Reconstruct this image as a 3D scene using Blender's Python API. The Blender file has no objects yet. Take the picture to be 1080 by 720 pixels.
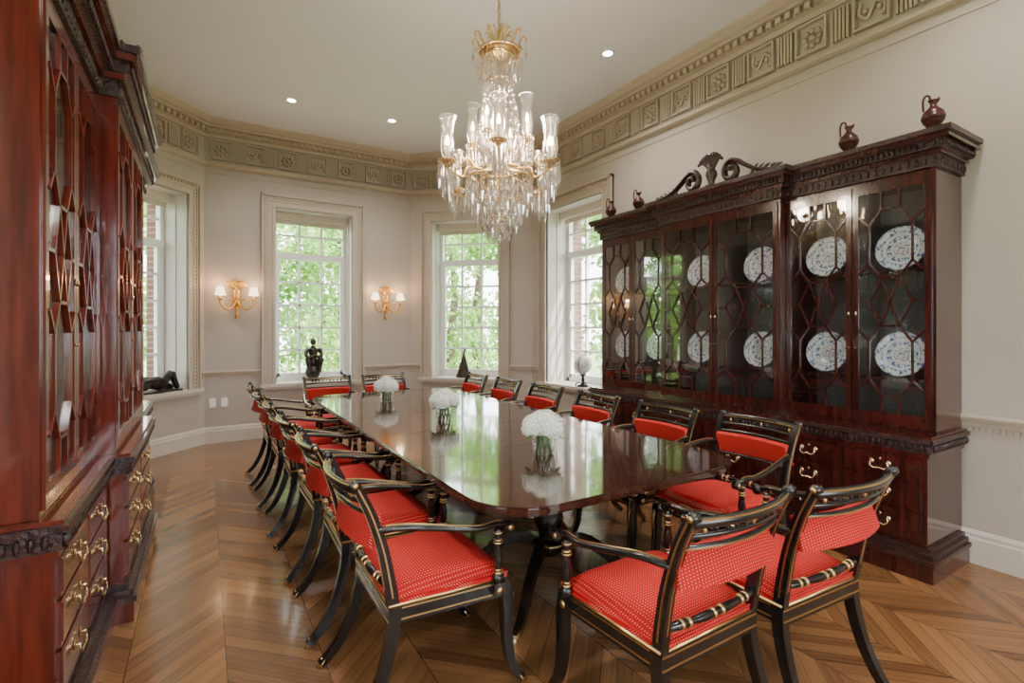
import bpy, math, random
from math import sin, cos, pi, tan, atan2, sqrt
from mathutils import Vector, Matrix
random.seed(7)
scene = bpy.context.scene

# ------------------------------------------------------------------ helpers
class MB:
    def __init__(s):
        s.v=[]; s.f=[]; s.m=[]; s.sm=[]; s.M=Matrix()
    def add(s, vs, fs, mat=0, smooth=False):
        o=len(s.v)
        for p in vs: s.v.append(tuple(s.M @ Vector(p)))
        for f in fs:
            s.f.append(tuple(i+o for i in f)); s.m.append(mat); s.sm.append(smooth)
    def box(s, a, b, mat=0):
        x0,x1=sorted((a[0],b[0])); y0,y1=sorted((a[1],b[1])); z0,z1=sorted((a[2],b[2]))
        vs=[(x0,y0,z0),(x1,y0,z0),(x1,y1,z0),(x0,y1,z0),(x0,y0,z1),(x1,y0,z1),(x1,y1,z1),(x0,y1,z1)]
        s.add(vs,[(0,3,2,1),(4,5,6,7),(0,1,5,4),(1,2,6,5),(2,3,7,6),(3,0,4,7)],mat)
    def lathe(s, prof, loc=(0,0,0), n=16, mat=0, smooth=True, close=True):
        vs=[];fs=[]
        for r,z in prof:
            for k in range(n):
                a=2*pi*k/n
                vs.append((loc[0]+r*cos(a),loc[1]+r*sin(a),loc[2]+z))
        for j in range(len(prof)-1):
            for k in range(n):
                k2=(k+1)%n
                fs.append((j*n+k,j*n+k2,(j+1)*n+k2,(j+1)*n+k))
        if close:
            fs.append(tuple(range(n-1,-1,-1))); fs.append(tuple((len(prof)-1)*n+k for k in range(n)))
        s.add(vs,fs,mat,smooth)
    def tube(s, pts, r, n=8, mat=0, ref=None, smooth=True, caps=True):
        pts=[Vector(p) for p in pts]; N=len(pts)
        if not isinstance(r,(list,)): r=[r]*N
        while len(r)<N: r=r+[r[-1]]
        vs=[];fs=[]
        prev=None
        for i,p in enumerate(pts):
            t=(pts[min(i+1,N-1)]-pts[max(i-1,0)])
            if t.length<1e-9: t=Vector((0,0,1))
            t.normalize()
            if ref is not None:
                u=Vector(ref); 
            else:
                u=prev if prev is not None else (Vector((0,0,1)) if abs(t.z)<0.9 else Vector((1,0,0)))
            b=(u-t*u.dot(t))
            if b.length<1e-6: b=t.orthogonal()
            b.normalize(); prev=b
            a=t.cross(b)
            ra,rb=(r[i] if isinstance(r[i],tuple) else (r[i],r[i]))
            off=pi/4 if n==4 else 0; k4=sqrt(2) if n==4 else 1
            for k in range(n):
                an=2*pi*k/n+off
                vs.append(tuple(p+a*(ra*k4*cos(an))+b*(rb*k4*sin(an))))
        for j in range(N-1):
            for k in range(n):
                k2=(k+1)%n
                fs.append((j*n+k,j*n+k2,(j+1)*n+k2,(j+1)*n+k))
        if caps:
            fs.append(tuple(range(n-1,-1,-1))); fs.append(tuple((N-1)*n+k for k in range(n)))
        s.add(vs,fs,mat,smooth and n>4)
    def prism(s, poly, z0, z1, mat=0):
        n=len(poly)
        vs=[(x,y,z0) for x,y in poly]+[(x,y,z1) for x,y in poly]
        fs=[tuple(range(n-1,-1,-1)),tuple(range(n,2*n))]
        for k in range(n):
            k2=(k+1)%n; fs.append((k,k2,n+k2,n+k))
        s.add(vs,fs,mat)
    def ball(s, c, r, mat=0, n=10, m=6):
        if not isinstance(r,tuple): r=(r,r,r)
        vs=[(c[0],c[1],c[2]-r[2])];fs=[]
        for j in range(1,m):
            ph=-pi/2+pi*j/m
            for k in range(n):
                a=2*pi*k/n
                vs.append((c[0]+r[0]*cos(ph)*cos(a),c[1]+r[1]*cos(ph)*sin(a),c[2]+r[2]*sin(ph)))
        vs.append((c[0],c[1],c[2]+r[2])); top=len(vs)-1
        for k in range(n):
            k2=(k+1)%n
            fs.append((0,1+k2,1+k)); fs.append((top,1+(m-2)*n+k,1+(m-2)*n+k2))
            for j in range(m-2):
                fs.append((1+j*n+k,1+j*n+k2,1+(j+1)*n+k2,1+(j+1)*n+k))
        s.add(vs,fs,mat,True)
    def drop(s, x,y,z, ln, r, mat=0, n=5):
        vs=[(x,y,z),(x,y,z-ln)]; fs=[]
        a0=random.random()*2
        for k in range(n):
            a=a0+2*pi*k/n; vs.append((x+r*cos(a),y+r*sin(a),z-ln*0.62))
        for k in range(n):
            k2=(k+1)%n
            fs.append((0,2+k,2+k2)); fs.append((1,2+k2,2+k))
        s.add(vs,fs,mat)
    def mesh(s,name,mats,recalc=True):
        me=bpy.data.meshes.new(name); me.from_pydata(s.v,[],s.f)
        for m in mats: me.materials.append(m)
        me.polygons.foreach_set('material_index',s.m); me.polygons.foreach_set('use_smooth',s.sm)
        if recalc:
            import bmesh
            bm=bmesh.new(); bm.from_mesh(me); bmesh.ops.recalc_face_normals(bm,faces=bm.faces); bm.to_mesh(me); bm.free()
        me.update(); return me
    def obj(s,name,mats,loc=(0,0,0),rz=0,parent=None,bevel=None,recalc=True):
        return mkobj(name,s.mesh(name,mats,recalc),loc,rz,parent,bevel)
def mkobj(name,me,loc=(0,0,0),rz=0,parent=None,bevel=None):
    o=bpy.data.objects.new(name,me); scene.collection.objects.link(o)
    o.location=loc; o.rotation_euler=(0,0,rz)
    if parent: o.parent=parent
    if bevel:
        md=o.modifiers.new('bevel','BEVEL'); md.width=bevel; md.segments=2; md.limit_method='ANGLE'; md.angle_limit=0.8
    return o
def smooth(pts,k=5):
    P=[Vector(p) for p in pts]; out=[]
    for i in range(len(P)-1):
        p0=P[max(i-1,0)];p1=P[i];p2=P[i+1];p3=P[min(i+2,len(P)-1)]
        for j in range(k):
            t=j/k
            out.append(0.5*((2*p1)+(p2-p0)*t+(2*p0-5*p1+4*p2-p3)*t*t+(3*p1-p0-3*p2+p3)*t**3))
    out.append(P[-1]); return out

# ------------------------------------------------------------------ materials
def newmat(name):
    m=bpy.data.materials.new(name); m.use_nodes=True
    nt=m.node_tree; b=nt.nodes['Principled BSDF']; return m,nt,b
def pm(name,col,rough=.5,metal=0,coat=0,em=None,es=0,spec=None):
    m,nt,b=newmat(name)
    b.inputs['Base Color'].default_value=(*col,1); b.inputs['Roughness'].default_value=rough
    b.inputs['Metallic'].default_value=metal; b.inputs['Coat Weight'].default_value=coat
    b.inputs['Coat Roughness'].default_value=.05
    if spec is not None: b.inputs['Specular IOR Level'].default_value=spec
    if em: b.inputs['Emission Color'].default_value=(*em,1); b.inputs['Emission Strength'].default_value=es
    return m
def N(nt,t,**kw):
    n=nt.nodes.new(t)
    for k,v in kw.items(): setattr(n,k,v)
    return n
def math_(nt,op,a,b=None):
    n=N(nt,'ShaderNodeMath',operation=op)
    for i,x in enumerate((a,b)):
        if x is None: continue
        if isinstance(x,(int,float)): n.inputs[i].default_value=x
        else: nt.links.new(x,n.inputs[i])
    return n.outputs[0]
def noisecol(m,c1,c2,scale=(1,1,1),nscale=5,lo=.35,hi=.65,bump=0,detail=4):
    nt=m.node_tree; b=nt.nodes['Principled BSDF']
    tc=N(nt,'ShaderNodeTexCoord'); mp=N(nt,'ShaderNodeMapping'); mp.inputs['Scale'].default_value=scale
    nz=N(nt,'ShaderNodeTexNoise'); nz.inputs['Scale'].default_value=nscale; nz.inputs['Detail'].default_value=detail
    cr=N(nt,'ShaderNodeValToRGB'); cr.color_ramp.elements[0].position=lo; cr.color_ramp.elements[1].position=hi
    cr.color_ramp.elements[0].color=(*c1,1); cr.color_ramp.elements[1].color=(*c2,1)
    nt.links.new(tc.outputs['Object'],mp.inputs[0]); nt.links.new(mp.outputs[0],nz.inputs['Vector'])
    nt.links.new(nz.outputs['Fac'],cr.inputs[0]); nt.links.new(cr.outputs[0],b.inputs['Base Color'])
    if bump:
        bp=N(nt,'ShaderNodeBump'); bp.inputs['Strength'].default_value=bump; bp.inputs['Distance'].default_value=.01
        nt.links.new(nz.outputs['Fac'],bp.inputs['Height']); nt.links.new(bp.outputs[0],b.inputs['Normal'])
    return m

M_wall=noisecol(pm('wall_paint',(.43,.37,.31),.6),(.415,.360,.308),(.435,.380,.325),(1,1,1),2)
M_trim=pm('trim_paint',(.45,.375,.29),.45)
M_ceil=pm('ceiling_paint',(.72,.705,.735),.7)
M_white=pm('white_window_paint',(.85,.85,.83),.35)
M_reveal=pm('reveal_paint',(.60,.56,.52),.45)
M_base=pm('baseboard_paint',(.55,.49,.425),.4)
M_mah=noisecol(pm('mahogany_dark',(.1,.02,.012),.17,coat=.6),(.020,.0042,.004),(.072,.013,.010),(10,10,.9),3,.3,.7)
M_mah_lit=noisecol(pm('mahogany_lit',(.2,.03,.012),.18,coat=.5),(.068,.008,.004),(.17,.021,.010),(10,10,.9),3,.3,.7)  # same mahogany made redder: light on the left cabinet put into the colour
M_carve=noisecol(pm('carved_mahogany',(.05,.015,.01),.28,coat=.3),(.010,.004,.004),(.050,.012,.010),(1,1,1),60,.4,.6,bump=.9)
M_table=noisecol(pm('table_mahogany',(.08,.02,.012),.09,coat=.7),(.016,.005,.004),(.058,.013,.008),(9,.7,9),3,.3,.7)
M_black=pm('black_lacquer',(.009,.008,.008),.25,coat=.4)
M_gold=pm('gilt',(.80,.55,.24),.28,1)
M_gold2=pm('sconce_gilt',(.72,.40,.10),.35,.85)
M_brass=pm('brass',(.78,.62,.36),.25,1)
M_inter=pm('cabinet_interior',(.11,.10,.105),.6)
M_bronze=noisecol(pm('bronze',(.05,.035,.025),.35,.4),(.015,.014,.013),(.05,.035,.025),(1,1,1),20)
M_rbronze=pm('red_bronze',(.055,.014,.010),.3,.3)
M_china=pm('porcelain',(.86,.89,.94),.15)
M_blue=noisecol(pm('porcelain_blue',(.1,.15,.4),.15),(.10,.18,.42),(.78,.81,.88),(1,1,1),60,.44,.52)
M_redch=noisecol(pm('porcelain_red',(.5,.12,.08),.15),(.36,.20,.24),(.80,.82,.86),(1,1,1),80,.42,.48)
M_shade=pm('lampshade',(.9,.8,.62),.7,em=(1,.78,.5),es=3.5)
M_bulb=pm('bulb',(1,.9,.7),.4,em=(1,.72,.38),es=30)
M_down=pm('downlight_glow',(1,1,1),.4,em=(1,.96,.9),es=20)
M_flower=pm('hydrangea_petal',(.88,.88,.83),.6)
M_flower2=pm('hydrangea_petal_green',(.72,.78,.58),.6)
M_leafg=pm('flower_leaf',(.05,.14,.03),.5)
M_plug=pm('outlet_plate',(.85,.85,.83),.4)
M_candle=pm('candle_sleeve',(.80,.72,.55),.5)
M_blind=pm('blind_fabric',(.66,.60,.50),.7)
M_globe=noisecol(pm('rock_crystal',(.7,.72,.72),.08),(.45,.47,.46),(.85,.86,.86),(1,1,1),9,.35,.6)

def glassmat(name,tint=(1,1,1),fac=.12,rough=0.0,fr=.5,milk=0):
    m=bpy.data.materials.new(name); m.use_nodes=True; nt=m.node_tree; nt.nodes.clear()
    out=N(nt,'ShaderNodeOutputMaterial'); mx=N(nt,'ShaderNodeMixShader'); tr=N(nt,'ShaderNodeBsdfTransparent'); gl=N(nt,'ShaderNodeBsdfGlossy')
    tr.inputs[0].default_value=(*tint,1); gl.inputs['Roughness'].default_value=rough
    lw=N(nt,'ShaderNodeLayerWeight'); lw.inputs[0].default_value=.3
    f=math_(nt,'ADD',math_(nt,'MULTIPLY',lw.outputs['Fresnel'],fr),fac)
    f=math_(nt,'MINIMUM',f,1.0)
    nt.links.new(f,mx.inputs[0]); nt.links.new(tr.outputs[0],mx.inputs[1]); nt.links.new(gl.outputs[0],mx.inputs[2])
    if milk:
        d=N(nt,'ShaderNodeBsdfTranslucent'); d2=N(nt,'ShaderNodeBsdfDiffuse'); m3=N(nt,'ShaderNodeMixShader'); m4=N(nt,'ShaderNodeMixShader'); m4.inputs[0].default_value=milk
        m3.inputs[0].default_value=.5; nt.links.new(d.outputs[0],m3.inputs[1]); nt.links.new(d2.outputs[0],m3.inputs[2])
        nt.links.new(mx.outputs[0],m4.inputs[1]); nt.links.new(m3.outputs[0],m4.inputs[2]); nt.links.new(m4.outputs[0],out.inputs[0])
    else: nt.links.new(mx.outputs[0],out.inputs[0])
    return m
M_glass=glassmat('window_glass',(.99,1,1),.0,fr=.3)
M_cglass=glassmat('cabinet_glass',(.98,.99,.99),.05,fr=.42)
M_hglass=glassmat('hurricane_glass',(.97,.96,.94),.04,.02,.55,.06)
def crystal():
    m=bpy.data.materials.new('crystal'); m.use_nodes=True; nt=m.node_tree; nt.nodes.clear()
    out=N(nt,'ShaderNodeOutputMaterial'); mx=N(nt,'ShaderNodeMixShader'); gl=N(nt,'ShaderNodeBsdfGlossy'); tr=N(nt,'ShaderNodeBsdfTransparent')
    g2=N(nt,'ShaderNodeBsdfTranslucent'); m2=N(nt,'ShaderNodeMixShader')
    gl.inputs['Roughness'].default_value=.05; gl.inputs[0].default_value=(1,.98,.97,1); tr.inputs[0].default_value=(.93,.92,.91,1)
    g2.inputs[0].default_value=(.80,.76,.72,1)
    m2.inputs[0].default_value=.22
    nt.links.new(gl.outputs[0],m2.inputs[1]); nt.links.new(g2.outputs[0],m2.inputs[2])
    mx.inputs[0].default_value=.58
    nt.links.new(tr.outputs[0],mx.inputs[1]); nt.links.new(m2.outputs[0],mx.inputs[2]); nt.links.new(mx.outputs[0],out.inputs[0])
    return m
M_crys=crystal()

def fabric():
    m,nt,b=newmat('red_upholstery'); b.inputs['Roughness'].default_value=.8; b.inputs['Specular IOR Level'].default_value=.15
    tc=N(nt,'ShaderNodeTexCoord'); sp=N(nt,'ShaderNodeSeparateXYZ'); nt.links.new(tc.outputs['Object'],sp.inputs[0])
    bb=math_(nt,'ADD',sp.outputs[1],sp.outputs[2])
    p=math_(nt,'ADD',sp.outputs[0],bb); q=math_(nt,'SUBTRACT',sp.outputs[0],bb)
    k=270
    s1=math_(nt,'SINE',math_(nt,'MULTIPLY',p,k)); s2=math_(nt,'SINE',math_(nt,'MULTIPLY',q,k))
    g=math_(nt,'GREATER_THAN',math_(nt,'MULTIPLY',s1,s2),.70)
    # woven diamond lattice, slightly darker
    dk=math_(nt,'LESS_THAN',math_(nt,'MINIMUM',math_(nt,'ABSOLUTE',s1),math_(nt,'ABSOLUTE',s2)),.22)
    m0=N(nt,'ShaderNodeMix',data_type='RGBA'); m0.inputs[6].default_value=(.50,.009,.012,1); m0.inputs[7].default_value=(.36,.005,.008,1)
    nt.links.new(dk,m0.inputs[0])
    mx=N(nt,'ShaderNodeMix',data_type='RGBA'); mx.inputs[7].default_value=(.66,.24,.17,1)
    nt.links.new(m0.outputs[2],mx.inputs[6])
    nt.links.new(g,mx.inputs[0]); nt.links.new(mx.outputs[2],b.inputs['Base Color']); return m
M_fab=fabric()

def floormat():
    m,nt,b=newmat('oak_chevron_floor')
    tc=N(nt,'ShaderNodeTexCoord'); sp=N(nt,'ShaderNodeSeparateXYZ'); nt.links.new(tc.outputs['Object'],sp.inputs[0])
    W=.36; pw=.09
    X=math_(nt,'ADD',sp.outputs[0],10.0); Y=math_(nt,'ADD',sp.outputs[1],10.0)
    tri=math_(nt,'PINGPONG',X,W)
    v=math_(nt,'DIVIDE',math_(nt,'ADD',Y,tri),pw)
    idx=math_(nt,'FLOOR',v); fr=math_(nt,'FRACT',v)
    u=math_(nt,'DIVIDE',X,W); col=math_(nt,'FLOOR',u); fu=math_(nt,'FRACT',u)
    cb=N(nt,'ShaderNodeCombineXYZ'); nt.links.new(idx,cb.inputs[0]); nt.links.new(col,cb.inputs[1])
    wn=N(nt,'ShaderNodeTexWhiteNoise'); nt.links.new(cb.outputs[0],wn.inputs[0])
    cg=N(nt,'ShaderNodeCombineXYZ'); nt.links.new(math_(nt,'MULTIPLY',v,4.0),cg.inputs[0]); nt.links.new(math_(nt,'MULTIPLY',X,2.0),cg.inputs[1]); nt.links.new(math_(nt,'MULTIPLY',wn.outputs[0],40),cg.inputs[2])
    nz=N(nt,'ShaderNodeTexNoise'); nz.inputs['Scale'].default_value=1.6; nz.inputs['Detail'].default_value=5; nt.links.new(cg.outputs[0],nz.inputs['Vector'])
    par=math_(nt,'MULTIPLY',math_(nt,'MODULO',col,2.0),.10)
    f=math_(nt,'ADD',math_(nt,'ADD',math_(nt,'MULTIPLY',wn.outputs[0],.48),math_(nt,'MULTIPLY',nz.outputs[0],.72)),par)
    cr=N(nt,'ShaderNodeValToRGB'); cr.color_ramp.elements[0].position=.2; cr.color_ramp.elements[1].position=1.0
    cr.color_ramp.elements[0].color=(.072,.029,.010,1); cr.color_ramp.elements[1].color=(.29,.137,.054,1)
    nt.links.new(f,cr.inputs[0])
    g=math_(nt,'MAXIMUM',math_(nt,'LESS_THAN',fr,.035),math_(nt,'LESS_THAN',fu,.010))
    mx=N(nt,'ShaderNodeMix',data_type='RGBA'); mx.inputs[7].default_value=(.03,.013,.005,1)
    nt.links.new(math_(nt,'MULTIPLY',g,.8),mx.inputs[0]); nt.links.new(cr.outputs[0],mx.inputs[6]); nt.links.new(mx.outputs[2],b.inputs['Base Color'])
    b.inputs['Roughness'].default_value=.24; b.inputs['Coat Weight'].default_value=.3; b.inputs['Coat Roughness'].default_value=.12
    return m
M_floor=floormat()

def brickmat():
    m,nt,b=newmat('brick'); b.inputs['Roughness'].default_value=.9
    tc=N(nt,'ShaderNodeTexCoord'); sp=N(nt,'ShaderNodeSeparateXYZ'); nt.links.new(tc.outputs['Object'],sp.inputs[0])
    cb=N(nt,'ShaderNodeCombineXYZ'); nt.links.new(math_(nt,'ADD',sp.outputs[0],sp.outputs[1]),cb.inputs[0]); nt.links.new(sp.outputs[2],cb.inputs[1])
    bt=N(nt,'ShaderNodeTexBrick'); bt.inputs['Scale'].default_value=1; bt.inputs['Brick Width'].default_value=.2; bt.inputs['Row Height'].default_value=.07; bt.inputs['Mortar Size'].default_value=.006
    bt.inputs['Color1'].default_value=(.12,.045,.035,1); bt.inputs['Color2'].default_value=(.17,.07,.05,1); bt.inputs['Mortar'].default_value=(.25,.22,.2,1)
    nt.links.new(cb.outputs[0],bt.inputs['Vector']); nt.links.new(bt.outputs[0],b.inputs['Base Color']); return m
M_brick=brickmat()
def leafmat():
    m=bpy.data.materials.new('foliage'); m.use_nodes=True; nt=m.node_tree; nt.nodes.clear()
    out=N(nt,'ShaderNodeOutputMaterial'); mx=N(nt,'ShaderNodeMixShader'); d=N(nt,'ShaderNodeBsdfDiffuse'); t=N(nt,'ShaderNodeBsdfTranslucent')
    tc=N(nt,'ShaderNodeTexCoord'); nz=N(nt,'ShaderNodeTexNoise'); nz.inputs['Scale'].default_value=1.5
    cr=N(nt,'ShaderNodeValToRGB'); cr.color_ramp.elements[0].color=(.12,.28,.05,1); cr.color_ramp.elements[1].color=(.44,.62,.22,1)
    cr.color_ramp.elements[0].position=.35; cr.color_ramp.elements[1].position=.65
    nt.links.new(tc.outputs['Object'],nz.inputs['Vector']); nt.links.new(nz.outputs[0],cr.inputs[0])
    nt.links.new(cr.outputs[0],d.inputs[0]); nt.links.new(cr.outputs[0],t.inputs[0]); mx.inputs[0].default_value=.5
    nt.links.new(d.outputs[0],mx.inputs[1]); nt.links.new(t.outputs[0],mx.inputs[2]); nt.links.new(mx.outputs[0],out.inputs[0]); return m
M_leaf=leafmat()
M_bark=pm('bark',(.10,.07,.05),.9)
M_grass=noisecol(pm('grass',(.2,.35,.08),.9),(.15,.22,.09),(.26,.34,.15),(1,1,1),1)

# ------------------------------------------------------------------ room
H=4.0
PTS=[(4.0,-2.2),(4.0,5.97),(2.67,7.3),(0.0,7.3),(-.95,6.35),(-.95,-2.2)]
SIDES=['right','bay_right','bay_center','bay_left','left','back']
NP=len(PTS)
OPEN={0:[(6.66,7.8)],1:[(.5,1.54)],2:[(.87,1.87)],3:[(.246,1.18)],4:[(4.95,6.05),(6.6,8.0)],5:[(.6,2.1),(2.9,4.4)]}
ZS,ZT=.70,3.03
def edge(i):
    a=Vector(PTS[i]); b=Vector(PTS[(i+1)%NP]); d=b-a; L=d.length; d.normalize(); return a,d,Vector((d.y,-d.x)),L
def turn(i):
    d0=edge((i-1)%NP)[1]; d1=edge(i)[1]; return atan2(d0.x*d1.y-d0.y*d1.x,d0.dot(d1))
def EP(i,s,d):
    a,dr,n,L=edge(i)
    if s=='a': s=-d*tan(turn(i)/2)
    elif s=='b': s=L+d*tan(turn((i+1)%NP)/2)
    p=a+dr*s+n*d; return (p.x,p.y)
def EM(i):
    a,d,n,L=edge(i)
    return Matrix(((d.x,-n.x,0,a.x),(d.y,-n.y,0,a.y),(0,0,1,0),(0,0,0,1)))
def wallpiece(mb,i,s0,s1,d0,d1,z0,z1,mat=0):
    mb.prism([EP(i,s0,d0),EP(i,s1,d0),EP(i,s1,d1),EP(i,s0,d1)],z0,z1,mat)
def wall(i,d0,d1,z0,z1,mat,name,mat_m):
    mb=MB(); cur='a'
    for (a,b) in OPEN[i]:
        wallpiece(mb,i,cur,a,d0,d1,z0,z1); wallpiece(mb,i,a,b,d0,d1,z0,ZS-.04); wallpiece(mb,i,a,b,d0,d1,ZT,z1); cur=b
    wallpiece(mb,i,cur,'b',d0,d1,z0,z1)
    mb.obj(name,[mat_m])
for i in range(NP):
    wall(i,0,.40,0,H,0,'wall_'+SIDES[i],M_wall)
    wall(i,.40,.60,-.6,H+.3,0,'wall_brick_'+SIDES[i],M_brick)
mb=MB(); mb.prism([EP(i,'a',.4) for i in range(NP)],-.1,0); mb.obj('floor',[M_floor])
mb=MB(); mb.prism([EP(i,'a',.62) for i in range(NP)],H,H+.15); mb.obj('ceiling',[M_ceil])

def sweep(mb,i,prof,s0='a',s1='b',mat=0):
    n=len(prof); vs=[(*EP(i,s0,-o),z) for o,z in prof]+[(*EP(i,s1,-o),z) for o,z in prof]
    fs=[tuple(range(n)),tuple(range(2*n-1,n-1,-1))]
    for k in range(n):
        k2=(k+1)%n; fs.append((k,k2,n+k2,n+k))
    mb.add(vs,fs,mat)
crown=[(0,3.80),(.03,3.80),(.035,3.84),(.07,3.85),(.07,3.90),(.13,3.905),(.13,3.93),(.16,3.94),(.20,3.98),(.21,4.0),(0,4.0)]
arch=[(0,3.44),(.03,3.44),(.055,3.455),(.055,3.475),(.03,3.485),(.025,3.51),(0,3.51)]
base=[(0,0),(.025,0),(.025,.15),(.018,.16),(.018,.18),(.008,.20),(0,.20)]
rail=[(0,.83),(.012,.83),(.018,.85),(.03,.87),(.035,.885),(.03,.90),(0,.90)]
for i in range(NP):
    L=edge(i)[3]
    mb=MB(); sweep(mb,i,crown); sweep(mb,i,arch)
    sweep(mb,i,[(0,3.36),(.008,3.36),(.008,3.37),(0,3.37)])
    mb.M=EM(i)
    n=int(L/.075)
    for k in range(n):
        s=(k+.5)*L/n; mb.box((s-.02,.06,3.85),(s+.02,.115,3.895))
    n=max(2,round(L/.40)); st=L/n
    for k in range(n):
        s=(k+.5)*st
        w=.115
        for (a,b) in (((s-w,3.535),(s+w,3.55)),((s-w,3.765),(s+w,3.78)),((s-w,3.55),(s-w+.015,3.765)),((s+w-.015,3.55),(s+w,3.765))):
            mb.box((a[0],-.001,a[1]),(b[0],.045,b[1]))
        if k%2==0:
            mb.ball((s,.016,3.657),(.025,.035,.025),n=8,m=4)
            for q in range(8):
                a=q*pi/4; mb.ball((s+.058*cos(a),.012,3.657+.058*sin(a)),(.024,.028,.024),n=6,m=4)
        else:
            p=[(s-.07,.018,3.59),(s-.08,.02,3.66),(s-.03,.02,3.71),(s,.02,3.66),(s+.03,.02,3.61),(s+.08,.02,3.66),(s+.07,.018,3.73)]
            mb.tube(smooth(p,4),.013,6); mb.ball((s-.045,.014,3.655),(.022,.026,.022),n=6,m=4); mb.ball((s+.045,.014,3.665),(.022,.026,.022),n=6,m=4)
        s2=(k+1)*st
        if k<n-1:
            for q in (-2,-1,0,1,2):
                mb.box((s2+q*.026-.008,-.001,3.54),(s2+q*.026+.008,.034,3.775))
    mb.obj('trim_%d'%(i+1),[M_trim])
    mb=MB(); sweep(mb,i,base); mb.obj('baseboard_'+SIDES[i],[M_base])
    mb=MB(); cur='a'
    spans=[]
    for (a,b) in OPEN[i]:
        spans.append((cur,a-.165)); cur=b+.165
    spans.append((cur,'b'))
    for a,b in spans:
        sweep(mb,i,rail,a,b)
        aa=0 if a=='a' else a; bb=L if b=='b' else b
        k=int((bb-aa)/.03)
        mb.M=EM(i)
        for q in range(k):
            s=aa+(q+.5)*(bb-aa)/k; mb.box((s-.009,.0,.80),(s+.009,.014,.826))
        mb.M=Matrix()
    mb.obj('trim_chair_rail_'+SIDES[i],[M_trim])

wn=0
for i in range(NP):
    for (a,b) in OPEN[i]:
        wn+=1
        mb=MB(); mb.M=EM(i)
        y0,y1=-.33,-.395
        zt=ZT; f=.055
        mb.box((a,y0,ZS),(a+f,y1,zt)); mb.box((b-f,y0,ZS),(b,y1,zt)); mb.box((a,y0,zt-f),(b,y1,zt)); mb.box((a,y0,ZS),(b,y1,ZS+f))
        zr=2.44
        mb.box((a,y0+.01,zr-.045),(b,y1,zr+.045))
        A,B=a+f,b-f
        mb.box((A,y0-.005,ZS+f),(A+.035,y1+.01,zr)); mb.box((B-.035,y0-.005,ZS+f),(B,y1+.01,zr)); mb.box((A,y0-.005,ZS+f),(B,y1+.01,ZS+f+.05))
        ncol=3 if b-a<1.2 else 4
        for k in range(1,ncol):
            s=A+(B-A)*k/ncol; mb.box((s-.014,y0-.012,ZS+f),(s+.014,y1+.015,zt-f))
        for k in range(1,5):
            z=ZS+f+.05+(zr-.045-ZS-f-.05)*k/5; mb.box((A,y0-.012,z-.014),(B,y1+.015,z+.014))
        mb.box((A,y0-.015,2.72),(B,y1+.015,2.744))
        mb.box((a+.03,-.366,ZS+.03),(b-.03,-.369,zt-.03),1)
        mb.box((a+.02,-.20,zt-.10),(b-.02,-.30,zt-.002),2)
        mb.box((a+.04,-.262,zt-.16),(b-.04,-.268,zt-.10),2)
        mb.box((a,-.33,ZS),(a+.008,0,zt),3); mb.box((b-.008,-.33,ZS),(b,0,zt),3); mb.box((a,-.33,zt-.008),(b,0,zt),3)
        mb.box((a+.008,-.17,ZS),(a+.018,-.15,zt-.01),3); mb.box((b-.018,-.17,ZS),(b-.008,-.15,zt-.01),3)
        mb.box((b-.10,y0+.02,1.55),(b-.085,y0,1.68),0)
        mb.obj('window_%d'%wn,[M_white,M_glass,M_blind,M_reveal])
        mb=MB(); mb.M=EM(i); w=.165
        for sx in (-1,1):
            e=a if sx<0 else b
            mb.box((e,0,ZS),(e+sx*w,.022,ZT+w)); mb.box((e,0,ZS),(e+sx*.03,.038,ZT+.03)); mb.box((e+sx*(w-.028),0,ZS),(e+sx*w,.05,ZT+w)); mb.box((e+sx*.07,0,ZS),(e+sx*.085,.03,ZT+.085))
            k=int((ZT+w-ZS)/.045)
            for q in range(k):
                z=ZS+(q+.5)*.045; x=e+sx*(w-.045); mb.box((x-.012,.02,z-.014),(x+.012,.036,z+.014))
        mb.box((a,0,ZT),(b,.022,ZT+w)); mb.box((a,0,ZT),(b,.038,ZT+.03)); mb.box((a-w,0,ZT+w-.028),(b+w,.05,ZT+w)); mb.box((a-.08,0,ZT+.07),(b+.08,.03,ZT+.085))
        k=int((b-a+2*w)/.045)
        for q in range(k):
            x=a-w+(q+.5)*(b-a+2*w)/k; mb.box((x-.014,.02,ZT+w-.057),(x+.014,.036,ZT+w-.033))
        mb.obj('trim_window_casing_%d'%wn,[M_trim])
        mb=MB(); mb.M=EM(i); mb.box((a,-.33,ZS-.04),(b,0,ZS)); mb.box((a-.18,0,ZS-.04),(b+.18,.07,ZS)); mb.box((a-.16,0,ZS-.075),(b+.16,.045,ZS-.04))
        mb.obj('trim_window_sill_%d'%wn,[M_base])

# ------------------------------------------------------------------ cabinets
LAT=[]
def octa(cu,cv,ru,rv):
    c=.42
    return [(cu-ru*c,cv+rv),(cu+ru*c,cv+rv),(cu+ru,cv+rv*.55),(cu+ru,cv-rv*.55),(cu+ru*c,cv-rv),(cu-ru*c,cv-rv),(cu-ru,cv-rv*.55),(cu-ru,cv+rv*.55)]
for cv in (.765,.235):
    P=octa(.5,cv,.33,.155)
    for k in range(8): LAT.append((P[k],P[(k+1)%8]))
    LAT += [(P[2],(1,cv+.155*.55+.05)),(P[3],(1,cv-.155*.55-.05)),(P[6],(0,cv-.155*.55-.05)),(P[7],(0,cv+.155*.55+.05))]
    if cv>.5: LAT += [(P[0],(P[0][0],1)),(P[1],(P[1][0],1))]
    else: LAT += [(P[4],(P[4][0],0)),(P[5],(P[5][0],0))]
a0=(.5-.33*.42); a1=(.5+.33*.42)
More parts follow.
